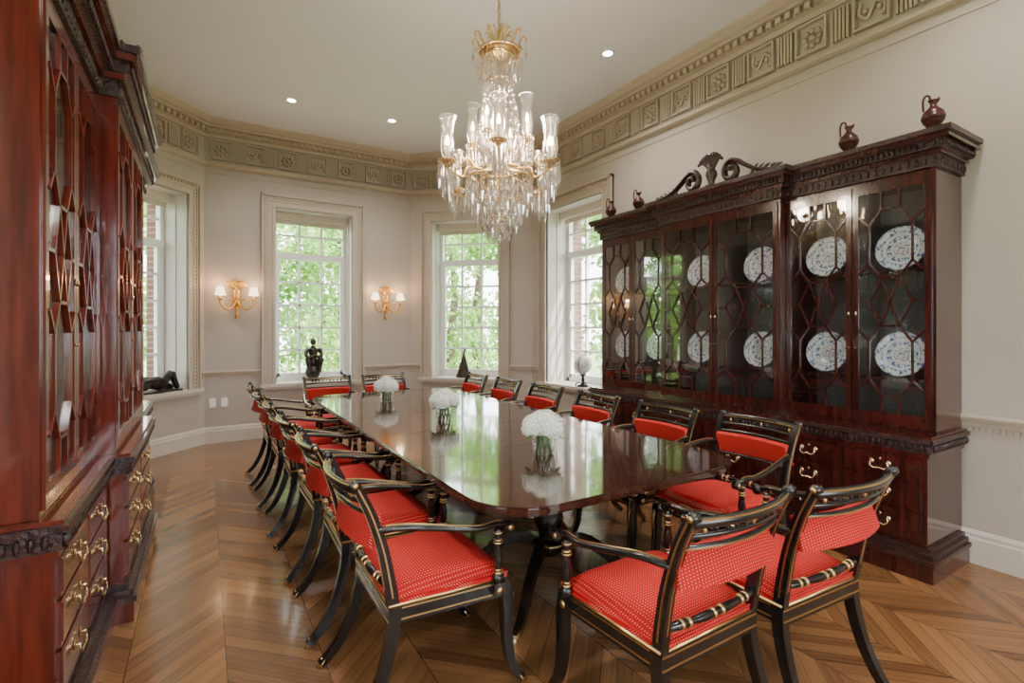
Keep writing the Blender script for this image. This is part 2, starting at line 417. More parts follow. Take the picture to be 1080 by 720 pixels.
LAT += [((a0,.61),(.17,.5)),((a0,.39),(.17,.5)),((a1,.61),(.83,.5)),((a1,.39),(.83,.5)),((.17,.5),(0,.5)),((.83,.5),(1,.5)),((a0,.61),(.5,.5)),((a1,.61),(.5,.5)),((a0,.39),(.5,.5)),((a1,.39),(.5,.5))]

def zmap(z,zs): return z if z<.8155 else .8155+(z-.8155)*zs
def cabinet(name,loc,rz,wood,D,zs,scx):
    b=MB()
    W,C,BR,GL,IN=0,1,2,3,4
    dw,dc,uw,uc=D
    secs=[(-1.55,-.6,dw,uw,0),(-.6,.6,dc,uc,1),(.6,1.55,dw,uw,2)]
    def carved(x0,x1,y,z,r,st,hh=1.5):
        n=int((x1-x0)/st)
        for k in range(n):
            x=x0+(k+.5)*(x1-x0)/n; b.ball((x,y,z),(r*.8,r,r*hh),C,n=6,m=4)
    def carvedy(x,y0,y1,z,r,st,hh=1.5):
        n=int(abs(y1-y0)/st)
        for k in range(n):
            y=y0+(k+.5)*(y1-y0)/n; b.ball((x,y,z),(r,r*.8,r*hh),C,n=6,m=4)
    for (x0,x1,dl,du,q) in secs:
        eL=1 if q==0 else (.0 if q==2 else 1); eR=1 if q==2 else (.0 if q==0 else 1)
        ez=.0008 if q==1 else 0
        def lay(z0,z1,d,e,mat=W):
            b.box((x0-e*eL,0 if q!=1 else -.001,z0-ez if z0>0 else 0),(x1+e*eR,-(d+e),z1+ez),mat)
        lay(0,.10,dl,.045,W); lay(.10,.125,dl,.055,C); lay(.125,.155,dl,.04,C); lay(.155,.18,dl,.02,C)
        lay(.18,.69,dl,0,W)
        lay(.69,.715,dl,.015,W); lay(.715,.775,dl,.025,C); lay(.775,.80,dl,.045,C); lay(.80,.814,dl,.03,W)
        xx0=x0-.03*eL; xx1=x1+.03*eR
        carved(xx0,xx1,-(dl+.03),.745,.013,.032,hh=1.9)
        carved(xx0,xx1,-(dl+.045),.1125,.01,.028,hh=1.2)
        if q==0: carvedy(x0-.03,-dl,0,.745,.013,.032,1.9)
        if q==2: carvedy(x1+.03,-dl,0,.745,.013,.032,1.9)
        for c in range(2):
            u0=x0+.02+(x1-x0-.04)*c/2+.012; u1=x0+.02+(x1-x0-.04)*(c+1)/2-.012
            for (z0,z1) in ((.20,.365),(.38,.53),(.545,.675)):
                b.box((u0,-dl+.002,z0),(u1,-dl-.012,z1),W); b.box((u0+.012,-dl,z0+.012),(u1-.012,-dl-.016,z1-.012),W)
                cx=(u0+u1)/2; zc=(z0+z1)/2+.012; y=-dl-.018
                for sx in (-1,1):
                    b.ball((cx+sx*.048,y,zc),(.014,.006,.017),BR,n=8,m=4)
                    b.ball((cx+sx*.048,y-.01,zc),(.006,.010,.006),BR,n=6,m=4)
                pts=[(cx-.048,y-.014,zc),(cx-.05,y-.018,zc-.02),(cx-.03,y-.02,zc-.036),(cx,y-.02,zc-.030),(cx+.03,y-.02,zc-.036),(cx+.05,y-.018,zc-.02),(cx+.048,y-.014,zc)]
                b.tube(smooth(pts,3),.0045,6,BR)
                b.ball((cx,y+.002,zc+.02),(.006,.003,.01),BR,n=6,m=4)
        t=.028
        b.box((x0+t+.0005,-.001,.8165),(x1-t-.0005,-.02,2.355),IN)
        b.box((x0+(.0005 if q==1 else 0),0,.8155),(x0+t,-du,2.359),W); b.box((x1-t,0,.8155),(x1-(.0005 if q==1 else 0),-du,2.359),W)
        b.box((x0+t+.0005,-.021,.8165),(x1-t-.0005,-du+.001,.845),W); b.box((x0+t+.0005,-.021,2.325),(x1-t-.0005,-du+.001,2.358),W)
        for zz in (1.10,1.765): b.box((x0+t+.001,-.021,zz),(x1-t-.001,-du+.05,zz+.018),W)
        xm=(x0+x1)/2
        b.box((xm-.012,-.022,.846),(xm+.012,-du+.049,2.324),IN)
        for c in range(2):
            u0=x0+(x1-x0)*c/2+.004; u1=x0+(x1-x0)*(c+1)/2-.004; z0,z1=.835,2.335
            if c==0: u0+=.016 if q!=2 else 0
            if c==1: u1-=.016 if q!=0 else 0
            yf=-du-.012; yb=-du-.0005; st=.036
            b.box((u0,yb,z0),(u0+st,yf,z1),W); b.box((u1-st,yb,z0),(u1,yf,z1),W); b.box((u0+st,yb,z0),(u1-st,yf+.001,z0+.07),W); b.box((u0+st,yb,z1-.06),(u1-st,yf+.001,z1),W)
            g0,g1,h0,h1=u0+st,u1-st,z0+.07,z1-.06
            b.box((g0-.004,-du-.003,h0-.004),(g1+.004,-du-.005,h1+.004),GL)
            for (p,r) in LAT:
                P=(g0+(g1-g0)*p[0],-du-.008,h0+(h1-h0)*p[1]); R=(g0+(g1-g0)*r[0],-du-.008,h0+(h1-h0)*r[1])
                b.tube([P,R],[(.0055,.008)]*2,4,W,ref=(0,1,0))
            kx=u1-.019 if c==0 else u0+.019
            b.ball((kx,yf-.002,1.52),(.006,.004,.014),BR,n=6,m=4)
            b.ball((kx,yf-.002,1.3),(.004,.004,.006),BR,n=6,m=4)
        lay(2.36,2.43,du,.02,C); lay(2.43,2.455,du,.04,W); lay(2.455,2.50,du,.065,C); lay(2.50,2.53,du,.095,W); lay(2.53,2.56,du,.11,C)
        e=.02; carved(x0-e*eL,x1+e*eR,-(du+.02),2.395,.014,.045,hh=1.6)
        carved(x0-.06*eL,x1+.06*eR,-(du+.07),2.477,.012,.03,hh=1.5)
        if q==0:
            carvedy(x0-.02,-du,0,2.395,.014,.045,1.6); carvedy(x0-.068,-du-.05,0,2.477,.012,.03,1.5)
        if q==2:
            carvedy(x1+.02,-du,0,2.395,.014,.045,1.6); carvedy(x1+.068,-du-.05,0,2.477,.012,.03,1.5)
    yc=-uc-.03
    for sg in (-1,1):
        pts=[(sg*.62,yc,2.575),(sg*.52,yc,2.585),(sg*.42,yc,2.61),(sg*.32,yc,2.67),(sg*.26,yc,2.71)]
        for k in range(19):
            t=k/18; an=pi/2+t*pi*2.4; rd=.082*(1-.72*t)
            pts.append((sg*(.20+rd*cos(an)),yc,2.65+rd*sin(an)))
        P=smooth(pts,4); b.tube(P,[(min(.024,.010+.0006*k),.03) for k in range(len(P))],8,C,ref=(0,1,0))
        for k in range(5):
            b.tube(smooth([(sg*(.38+.05*k),yc,2.585),(sg*(.40+.05*k),yc,2.62-.005*k),(sg*(.44+.05*k),yc,2.65-.012*k)],3),[.016,.014,.012,.011,.010,.006,.002],6,C)
        b.box((sg*.10,yc-.03,2.56),(sg*.30,yc+.03,2.575),C)
    b.lathe([(.05,0),(.05,.02),(.025,.03),(.03,.06),(.05,.10),(.045,.13),(.03,.15)],(0,yc,2.56),12,C)
    for k in range(9):
        an=(k-4)*.32
        p=[(0,yc,2.68),(sin(an)*.04,yc,2.73+cos(an)*.03),(sin(an)*.085,yc-.01,2.76+cos(an)*.07),(sin(an)*.13,yc-.02,2.74+cos(an)*.075)]
        P=smooth(p,4); b.tube(P,[(.010+.008*sin(pi*j/len(P)),.012) for j in range(len(P))],6,C,ref=(0,1,0))
    b.ball((0,yc-.02,2.72),(.03,.02,.035),C)
    if zs!=1: b.v=[(p[0],p[1],zmap(p[2],zs)) for p in b.v]
    o=b.obj(name,[wood,M_carve,M_brass,M_cglass,M_inter],loc,rz,bevel=.0015); o.scale=(scx,1,1); return o
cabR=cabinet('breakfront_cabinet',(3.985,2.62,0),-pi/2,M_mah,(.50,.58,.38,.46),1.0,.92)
cabL=cabinet('breakfront_cabinet',(-.935,3.69,0),pi/2,M_mah_lit,(.525,.60,.49,.565),1.12,1.0)

def ewer():
    b=MB()
    b.lathe([(.036,0),(.038,.012),(.018,.025),(.014,.045),(.030,.062),(.052,.090),(.058,.118),(.052,.146),(.030,.17),(.017,.185),(.015,.20),(.024,.215),(.027,.22),(.016,.218)],(0,0,0),18)
    b.lathe([(.0545,.098),(.060,.118),(.0545,.136)],(0,0,0),18)
    b.tube(smooth([(.014,0,.212),(.018,0,.245),(.036,0,.252),(.048,0,.222),(.046,0,.16)],5),.006,8)
    b.tube(smooth([(-.008,0,.208),(-.022,0,.220),(-.028,0,.234)],4),[.014,.013,.012,.011,.010,.009,.007,.005,.004],8)
    return b.mesh('ewer',[M_rbronze])
me=ewer()
for (x,y) in ((3.70,1.24),(3.70,1.70),(3.70,3.62),(3.70,4.02)):
    mkobj('bronze_ewer',me,(x,y,2.561),pi/2+.5)
def plate():
    b=MB(); n=40
    rings=[(0,0,0),(.02,0,1),(.05,0,2),(.06,.001,0),(.085,.006,1),(.10,.014,0),(.112,.018,1),(.132,.024,0),(.138,.026,1),(.14,.027,1)]
    for j in range(len(rings)-1):
        r0,h0,_=rings[j]; r1,h1,mm=rings[j+1]
        vs=[]
        for k in range(n):
            a=2*pi*k/n; vs.append((r0*cos(a),-h0,r0*sin(a))); vs.append((r1*cos(a),-h1,r1*sin(a)))
        for k in range(n):
            k2=(k+1)%n
            f=(2*k,2*k+1,2*k2+1,2*k2) 
            mat=mm
            if mm==0 and 7==j+1: mat=1 if (k//2)%3==0 else 0
            b.add([vs[i] for i in f],[(0,1,2,3)],mat,True)
    b.add([(.14*cos(2*pi*k/n),-.027,.14*sin(2*pi*k/n)) for k in range(n)]+[(.09*cos(2*pi*k/n),.002,.09*sin(2*pi*k/n)) for k in range(n)],[(k,(k+1)%n,n+(k+1)%n,n+k) for k in range(n)]+[tuple(range(n,2*n))],0,True)
    return b.mesh('plate',[M_china,M_blue,M_redch],recalc=False)
pme=plate()
cols=[-1.55+.2375,-1.55+.7125,-.3,.3,.6+.2375,.6+.7125]
for cab,rz,off,zs in ((cabR,-pi/2,-.24,1.0),(cabL,pi/2,-.20,1.12)):
    Rm=Matrix.Rotation(rz,4,'Z')
    for c in cols:
        for z in (1.118,1.783):
            p=Vector(cab.location)+Rm@Vector((c*cab.scale.x,off,0))
            o=mkobj('decorative_plate',pme,(p.x,p.y,zmap(z,zs)+.143)); o.rotation_euler=(-.18,0,rz)

# ------------------------------------------------------------------ table
def rrect(cx,cy,hx,hy,r,n=10):
    P=[]
    for (sx,sy,a0) in ((1,1,0),(-1,1,pi/2),(-1,-1,pi),(1,-1,1.5*pi)):
        for k in range(n+1):
            a=a0+pi/2*k/n; P.append((cx+sx*(hx-r)+r*cos(a)*1.0,cy+sy*(hy-r)+r*sin(a)))
    return P
tb=MB(); hx,hy=.745,1.89
tb.prism(rrect(0,0,hx-.008,hy-.008,.26),.752,.76); tb.prism(rrect(0,0,hx,hy,.268),.735,.752); tb.prism(rrect(0,0,hx-.012,hy-.012,.256),.722,.735)
tb.prism(rrect(0,0,hx-.22,hy-.22,.12),.66,.722)
for y in (-1.0,-.35,.35,1.0): tb.box((-hx+.01,y-.0025,.7598),(hx-.01,y+.0025,.7604),1)
for y in (-1.15,0,1.15):
    tb.lathe([(.12,.60),(.13,.66),(.13,.60),(.05,.57),(.045,.50),(.075,.44),(.085,.38),(.06,.32),(.05,.28),(.09,.26),(.09,.22),(.06,.19)],(0,y,0),20,1)
    tb.lathe([(.092,.255),(.094,.25),(.092,.245)],(0,y,0),20,2)
    for sx in (-1,1):
        for sy in (-1,1):
            P=smooth([(sx*.04,y+sy*.04,.25),(sx*.15,y+sy*.13,.27),(sx*.27,y+sy*.22,.18),(sx*.36,y+sy*.29,.07),(sx*.42,y+sy*.34,.045)],5)
            tb.tube(P,[(.026-.010*j/len(P),.032-.014*j/len(P)) for j in range(len(P))],4,1,ref=(0,0,1))
            tb.tube([(sx*.40,y+sy*.325,.05),(sx*.445,y+sy*.36,.04)],.022,8,2)
            tb.tube([(sx*.44-.0,y+sy*.355-.012,.022),(sx*.44,y+sy*.355+.012,.022)],.022,12,2)
tb.obj('dining_table',[M_table,M_black,M_brass],(1.62,3.41,0),0,bevel=.003)

# ------------------------------------------------------------------ chair
def chair():
    b=MB(); K,G,F=0,1,2
    def trap(i,z0,z1,mat): b.prism([(-.235-i,-.24-i),(.235+i,-.24-i),(.265+i,.24+i),(-.265-i,.24+i)],z0,z1,mat)
    trap(0,.365,.43,K); trap(.002,.378,.383,G); trap(.002,.418,.423,G)
    n=14; vs=[];fs=[]
    for j in range(n+1):
        v=-1+2*j/n
        for i in range(n+1):
            u=-1+2*i/n
            hw=.235+.015*(v+1); 
            z=.452+.048*sqrt(max(0,(1-u**6)*(1-v**6)))+.012*(1-u*u)*(1-v*v)
            vs.append((u*hw*.985,v*.232,z))
    for j in range(n):
        for i in range(n):
            a=j*(n+1)+i; fs.append((a,a+1,a+n+2,a+n+1))
    rim=[i for i in range(n+1)]+[j*(n+1)+n for j in range(1,n+1)]+[n*(n+1)+i for i in range(n-1,-1,-1)]+[j*(n+1) for j in range(n-1,0,-1)]
    k0=len(vs)
    for r in rim: vs.append((vs[r][0]*1.01,vs[r][1]*1.01,.428))
    m=len(rim)
    for k in range(m): fs.append((rim[k],rim[(k+1)%m],k0+(k+1)%m,k0+k))
    b.add(vs,fs,F,True)
    cr=[(-.238,-.236),(.238,-.236),(.263,.236),(-.263,.236),(-.238,-.236)]
    b.tube([(x,y,.434) for x,y in cr],.006,6,G)
    b.tube([(x*.99,y*.99,.456) for x,y in cr],.004,6,F)
    for sx in (-1,1):
        P=smooth([(sx*.245,.215,.43),(sx*.248,.235,.34),(sx*.25,.235,.22),(sx*.255,.25,.10),(sx*.262,.30,.012)],5)
        b.tube(P,[(.023-.009*k/len(P),.025-.011*k/len(P)) for k in range(len(P))],4,K,ref=(0,1,0))
        b.tube([(x[0],x[1]+.026-.011*k/len(P),x[2]) for k,x in enumerate(P)][2:-1],.0028,4,G)
        b.tube([(sx*.259,.285,.04),(sx*.264,.306,.0)],.016,8,G)
        P=smooth([(sx*.222,-.215,.43),(sx*.225,-.225,.32),(sx*.23,-.265,.18),(sx*.235,-.325,.07),(sx*.24,-.385,.012)],5)
        b.tube(P,[(.019-.006*k/len(P),.024-.010*k/len(P)) for k in range(len(P))],4,K,ref=(0,1,0))
        b.tube([(sx*.238,-.37,.03),(sx*.24,-.392,.0)],.014,8,G)
        P=smooth([(sx*.222,-.215,.40),(sx*.230,-.235,.52),(sx*.234,-.262,.65),(sx*.238,-.305,.78),(sx*.240,-.350,.875)],5)
        b.tube(P,[(.015,.022-.007*k/len(P)) for k in range(len(P))],4,K,ref=(0,1,0))
        b.tube([(x[0]+sx*.0155,x[1],x[2]) for x in P[3:]],.0028,4,G)
        b.tube([(x[0],x[1]-.022+.007*k/len(P),x[2]) for k,x in enumerate(P)][4:-1],.0025,4,G)
        b.tube([(sx*.224,-.357,.885),(sx*.256,-.357,.885)],.017,12,K); b.tube([(sx*.256,-.357,.885),(sx*.259,-.357,.885)],.010,10,G)
        P=smooth([(sx*.236,-.285,.715),(sx*.262,-.18,.715),(sx*.284,-.04,.69),(sx*.29,.09,.665),(sx*.283,.17,.665),(sx*.278,.225,.65)],5)
        b.tube(P,[(.017,.012)]*len(P),8,K,ref=(0,0,1))
        b.tube([(x[0],x[1],x[2]+.0115) for x in P[2:-3]],.003,4,G)
        b.tube([(sx*.262,.232,.642),(sx*.294,.232,.642)],.022,12,K); b.tube([(sx*.294,.232,.642),(sx*.297,.232,.642)],.012,10,G)
        b.lathe([(.022,0),(.024,.03),(.014,.036),(.012,.05),(.017,.075),(.019,.10),(.015,.13),(.012,.15),(.018,.16),(.012,.17),(.015,.19),(.016,.215)],(sx*.272,.185,.43),12,K)
        for zz,r in ((.04,.018),(.052,.0155),(.158,.0205),(.168,.018),(.196,.019)):
            b.lathe([(r-.004,-.004),(r,0),(r-.004,.004)],(sx*.272,.185,.43+zz),12,G)
        b.box((sx*.248,.16,.385),(sx*.292,.21,.435),K)
        b.tube([(sx*.248,.236,.402),(sx*.248,.246,.402)],.017,12,G)
        b.tube([(sx*.29,.185,.405),(sx*.295,.185,.405)],.014,12,G)
        b.tube([(sx*.25,.262,.36),(sx*.25,.266,.25)],[(.010,.003),(.002,.002)],6,G,ref=(0,1,0))
    def arc(z,y,bow,hw,k=25):
        return [(-hw+2*hw*i/(k-1), y-bow*(1-((-1+2*i/(k-1))**2)), z) for i in range(k)]
    b.tube(arc(.868,-.350,.045,.242),[(.011,.017)]*25,8,K,ref=(0,.3,1))
    b.tube([(p[0]*.96,p[1]-.010,p[2]+.010) for p in arc(.868,-.350,.045,.242)],.0028,4,G)
    b.tube([(p[0]*.96,p[1]+.011,p[2]) for p in arc(.868,-.350,.045,.242)],.0028,4,G)
    b.tube(arc(.822,-.328,.045,.240),[(.009,.009)]*25,8,K,ref=(0,.3,1))
    for k in range(-5,6):
        x=k*.038; y=-.339-.045*(1-(x/.243)**2)
        b.ball((x,y,.843),(.008,.007,.012),G if k%5==0 else K,n=6,m=4)
    b.tube(arc(.780,-.309,.044,.238),[(.011,.009)]*25,8,K,ref=(0,.3,1))
    b.tube([(p[0]*.97,p[1]-.011,p[2]) for p in arc(.780,-.309,.044,.238)],.0025,4,G)
    b.tube(arc(.713,-.284,.042,.232),[(.017,.058)]*25,4,F,ref=(0,.3,1))
    b.tube(arc(.648,-.264,.04,.234),[(.011,.009)]*25,8,K,ref=(0,.3,1))
    b.tube([(p[0],p[1]-.012,p[2]) for p in arc(.648,-.264,.04,.22)],.0028,4,G)
    P=arc(.505,-.236,.02,.222,21)
    b.tube(P,[.011+.004*abs(sin(k*pi/5)) for k in range(21)],8,K)
    for x in (-.16,-.13,-.02,.02,.13,.16):
        y=-.236-.02*(1-(x/.222)**2); b.tube([(x-.005,y,.505),(x+.005,y,.505)],.017,10,G)
    return b.mesh('dining_chair',[M_black,M_gold,M_fab])
cme=chair()
CH=[]
for k,y in enumerate((1.98,2.62,3.30,4.0,4.68,5.32)): CH.append((.80-.012*k,y,-pi/2+random.uniform(-.04,.04)))
for k,y in enumerate((1.82,2.42,3.15,3.87,4.57,5.28)): CH.append((2.50 if k==0 else 2.40,y,pi/2+random.uniform(-.03,.03)))
CH+= [(1.42,1.30,.0),(2.0,1.24,-.06),(1.17,5.50,pi),(1.80,5.50,pi)]
for (x,y,r) in CH: mkobj('dining_chair',cme,(x,y,0),r)

# ------------------------------------------------------------------ flowers
def flowers():
    b=MB()
    b.lathe([(.052,0.002),(.062,.05),(.064,.095)],(0,0,0),24,3,close=False)
    b.lathe([(.0,.002),(.052,.002)],(0,0,0),24,3,close=False)
    for k in range(14):
        a=k*.7; b.tube([(.04*cos(a),.04*sin(a),.005),(.03*cos(a+1),.03*sin(a+1),.12)],.005,5,2)
    for q,(cx,cy,cz,R) in enumerate(((0,0,.155,.075),(.05,.02,.14,.06),(-.05,.025,.14,.06),(.01,-.05,.138,.06),(-.02,.05,.14,.058))):
        cnt=150
        for k in range(cnt):
            z=1-2*(k+.5)/cnt; r=sqrt(1-z*z); a=k*2.39996
            nrm=Vector((r*cos(a),r*sin(a),z))
            if z<-.6: continue
            c=Vector((cx,cy,cz))+nrm*R*random.uniform(.88,1.10)
            t=nrm.orthogonal().normalized(); t=(Matrix.Rotation(random.random()*3,3,nrm)@t); s=nrm.cross(t); w=.0085
            mat=0 if random.random()<.8 else 1
            for (u,v) in ((1,0),(-1,0),(0,1),(0,-1)):
                d=(t*u+s*v); e=(s*u+t*v)
                b.add([c-nrm*.002,c+d*w*.9+e*w*.6+nrm*.003,c+d*w*1.7+nrm*.001,c+d*w*.9-e*w*.6+nrm*.003],[(0,1,2,3)],mat,False)
        b.ball((cx,cy,cz),R*.86,1,n=12,m=8)
    for k in range(6):
        a=k*1.05; P=[(.04*cos(a),.04*sin(a),.11),(.085*cos(a),.085*sin(a),.10),(.115*cos(a),.115*sin(a),.085)]
        b.tube(P,[(.012,.002),(.02,.002),(.001,.001)],6,2,ref=(0,0,1))
    return b.mesh('flower_vase',[M_flower,M_flower2,M_leafg,M_hglass],recalc=False)
fme=flowers()
for k,(x,y) in enumerate(((1.54,2.19),(1.49,3.37),(1.42,4.50))):
    mkobj('hydrangea_vase',fme,(x,y,.7605),k*1.3)

# ------------------------------------------------------------------ chandelier
CX,CY=1.62,2.80
b=MB(); G,C,HG,CA,BU=0,1,2,3,4
b.lathe([(.0,4.0),(.07,4.0),(.075,3.985),(.06,3.96),(.02,3.93),(.01,3.92)],(0,0,0),20,G)
for k in range(18):
    z=3.92-k*.035
    b.tube([( .010*cos(t)*(1 if k%2 else 0), .010*cos(t)*(0 if k%2 else 1), z+.022*sin(t)) for t in [j*2*pi/8 for j in range(9)]],.004,5,G)
b.tube([(0,0,3.33),(0,0,2.05)],.010,8,G)
def ring(r,z,rr=.006,mat=G): b.tube([(r*cos(j*2*pi/40),r*sin(j*2*pi/40),z) for j in range(41)],rr,6,mat)
def drops(r,z,n,ln,rad,mat=C,cx=0,cy=0,j=0):
    for k in range(n):
        a=2*pi*(k+j)/n
        x=cx+r*cos(a);y=cy+r*sin(a)
        b.ball((x,y,z-.008),.006,mat,n=6,m=4)
        b.drop(x,y,z-.014,ln*random.uniform(.92,1.05),rad,mat)
dz=-.05
for k in range(10):
    a=2*pi*k/10; c_,s_=cos(a),sin(a)
    P=smooth([(.015*c_,.015*s_,3.22+dz),(.06*c_,.06*s_,3.25+dz),(.12*c_,.12*s_,3.29+dz),(.15*c_,.15*s_,3.34+dz),(.175*c_,.175*s_,3.325+dz),(.165*c_,.165*s_,3.30+dz)],4)
    b.tube(P,[.009*(1-.5*j/len(P)) for j in range(len(P))],6,G)
    b.drop(.172*c_,.172*s_,3.29+dz,.10,.010,C)
    P=smooth([(.02*c_,.02*s_,3.30+dz),(.05*c_,.05*s_,3.36+dz),(.08*c_,.08*s_,3.385+dz),(.09*c_,.09*s_,3.37+dz)],4)
    b.tube(P,[.007*(1-.5*j/len(P)) for j in range(len(P))],6,G)
ring(.14,3.245+dz,.008); drops(.14,3.24+dz,28,.17,.010); ring(.10,3.21+dz,.005); drops(.10,3.18+dz,18,.18,.010); drops(.06,3.14+dz,12,.16,.010)
b.lathe([(.02,3.27+dz),(.05,3.25+dz),(.13,3.245+dz),(.05,3.23+dz),(.02,3.2+dz)],(0,0,0),20,G)
b.lathe([(.02,3.15),(.035,3.08),(.045,3.02),(.025,2.96),(.04,2.90),(.05,2.84),(.025,2.78),(.035,2.68),(.04,2.58),(.025,2.50)],(0,0,0),16,C)
for k in range(18):
    a=2*pi*k/18
    for j in range(30):
        t=j/29; z=3.00-.56*t; r=.075+.048*sin(min(1,t*1.6)*pi/2)+.012*t
        b.drop(r*cos(a),r*sin(a),z+.009,.019,.0075,C,4)
ring(.08,3.01,.006); drops(.09,3.0,14,.09,.009)
ring(.14,2.44,.010); ring(.21,2.38,.009)
for k in range(8):
    a=k*pi/4+.25; b.tube([(.01*cos(a),.01*sin(a),2.50),(.14*cos(a),.14*sin(a),2.44)],.006,6,G)
for (r,z,n,ln) in ((.215,2.375,34,.17),(.18,2.30,28,.15),(.145,2.23,24,.14),(.11,2.17,18,.13),(.075,2.11,14,.11),(.04,2.07,8,.08)):
    ring(r,z,.005); drops(r,z,n,ln,.0105); drops(r*.93,z+.03,int(n*.8),ln*.85,.009,j=.5)
b.ball((0,0,1.995),(.022,.022,.028),C,n=8,m=5)
def candle(x,y,z,sc=1.0):
    b.lathe([(.012,-.03),(.018,-.015),(.03,-.005),(.052*sc,.006),(.055*sc,.010),(.03,.008),(.016,.02)],(x,y,z),16,G)
    drops(.052*sc,z+.002,12,.15,.008,C,x,y); drops(.030*sc,z-.008,7,.20,.009,C,x,y)
    b.lathe([(.010,.015),(.010,.10)],(x,y,z),10,CA)
    b.lathe([(.006,.10),(.011,.112),(.012,.124),(.007,.15),(.001,.165)],(x,y,z),8,BU)
    b.lathe([(.018,.02),(.028,.032),(.037,.08),(.036,.13),(.032,.18),(.037,.23),(.049,.27)],(x,y,z),20,HG,close=False)
    b.tube([(x+.049*cos(j*2*pi/20),y+.049*sin(j*2*pi/20),z+.27) for j in range(21)],.0018,4,C)
for k in range(8):
    a=2*pi*k/8+.25; c_,s_=cos(a),sin(a)
    up=.04 if k%2 else -.07
    R=.42 if k%2==0 else .34
    P=smooth([(.14*c_,.14*s_,2.42),(.20*c_,.20*s_,2.48+up),(.27*c_,.27*s_,2.43+up/2),(.31*c_,.31*s_,2.40+up),(R*c_,R*s_,2.43+up)],5)
    b.tube(P,.008,7,G)
    b.tube(smooth([(.22*c_,.22*s_,2.46+up*.7),(.25*c_,.25*s_,2.51+up),(.28*c_,.28*s_,2.50+up),(.27*c_,.27*s_,2.47+up)],3),.005,6,G)
    candle(R*c_,R*s_,2.46+up)
    a2=a+2*pi/8
    R2=.34 if k%2==0 else .42
    up2=.04 if (k+1)%2 else -.07
    for j in range(1,15):
        t=j/15; x=R*(1-t)*c_+R2*t*cos(a2); y=R*(1-t)*s_+R2*t*sin(a2); z=2.46+up*(1-t)+up2*t-.36*t*(1-t)
        b.drop(x,y,z,.017,.006,C,4)
    if k%2==0:
        for j in range(1,20):
            t=j/20; r=.10*(1-t)+.40*t; z=3.0*(1-t)+(2.46+up)*t-.80*t*(1-t)
            b.drop(r*c_,r*s_,z,.017,.006,C,4)
for k in range(4):
    a=2*pi*k/4+.64; c_,s_=cos(a),sin(a)
    b.tube(smooth([(.14*c_,.14*s_,2.48),(.17*c_,.17*s_,2.56),(.19*c_,.19*s_,2.57),(.19*c_,.19*s_,2.60)],4),.006,6,G)
    candle(.19*c_,.19*s_,2.62,.8)
ch=b.obj('chandelier',[M_gold,M_crys,M_hglass,M_candle,M_bulb],(CX,CY,0),recalc=True)
def plight(name,loc,e,col=(1,.8,.55),rad=.05,parent=None):
    l=bpy.data.lights.new(name,'POINT'); l.energy=e; l.color=col; l.shadow_soft_size=rad
    o=bpy.data.objects.new(name,l); scene.collection.objects.link(o); o.location=loc
    if parent: o.parent=parent
    return o
for k in range(4):
    a=k*pi/2+.4; plight('chandelier_bulb_light',(.28*cos(a),.28*sin(a),2.68),16,(1,.84,.66),parent=ch,rad=.07)
plight('chandelier_core_light',(0,0,2.62),10,(1,.78,.54),parent=ch,rad=.06)

# ------------------------------------------------------------------ sconces
def sconce():
    b=MB(); G,S,CA,BU=0,1,2,3
    b.tube([(0,-.008,-.10),(0,-.02,0),(0,-.02,.10),(0,-.008,.17)],[(.02,.008),(.045,.015),(.04,.015),(.02,.008)],10,G,ref=(0,1,0))
    b.ball((0,-.03,.02),(.03,.03,.04),G)
    for k in range(9):
        an=(k-4)*.34
        P=smooth([(0,-.02,.12),(sin(an)*.05,-.035,.15+cos(an)*.04),(sin(an)*.13,-.03,.17+cos(an)*.07)],4)
        b.tube(P,[(.007+.013*sin(pi*j/len(P)),.006) for j in range(len(P))],6,G,ref=(0,1,0))
    b.ball((0,-.04,.25),(.018,.018,.022),G)
    for z,r in ((-.12,.022),(-.16,.016),(-.20,.02),(-.235,.012)): b.ball((0,-.02,z),(r,r*.8,r*1.3),G)
    b.tube([(0,-.02,-.08),(0,-.02,-.24)],.006,6,G)
    for sx in (-1,1):
        P=smooth([(0,-.03,0),(sx*.04,-.07,-.09),(sx*.11,-.12,-.13),(sx*.175,-.13,-.08),(sx*.185,-.13,-.01)],5); b.tube(P,.011,7,G)
        P=smooth([(sx*.06,-.085,-.11),(sx*.05,-.09,-.03),(sx*.10,-.11,0),(sx*.12,-.11,-.04)],4); b.tube(P,.007,6,G)
        b.lathe([(.008,-.02),(.03,-.004),(.032,.002),(.012,.006)],(sx*.185,-.13,0),12,G)
        b.lathe([(.010,0),(.010,.07)],(sx*.185,-.13,0),10,CA)
        b.lathe([(.006,.07),(.010,.08),(.003,.11)],(sx*.185,-.13,0),8,BU)
        b.lathe([(.062,.045),(.036,.145),(.035,.145),(.061,.045)],(sx*.185,-.13,0),20,S,close=False)
    return b.mesh('wall_sconce',[M_gold2,M_shade,M_candle,M_bulb])
sme=sconce()
for x in (.355,2.28):
    s=mkobj('wall_sconce',sme,(x,7.298,1.80))
    for sx in (-1,1): plight('sconce_bulb_light',(sx*.185,-.13,.165),3.2,(1,.58,.28),.03,s)

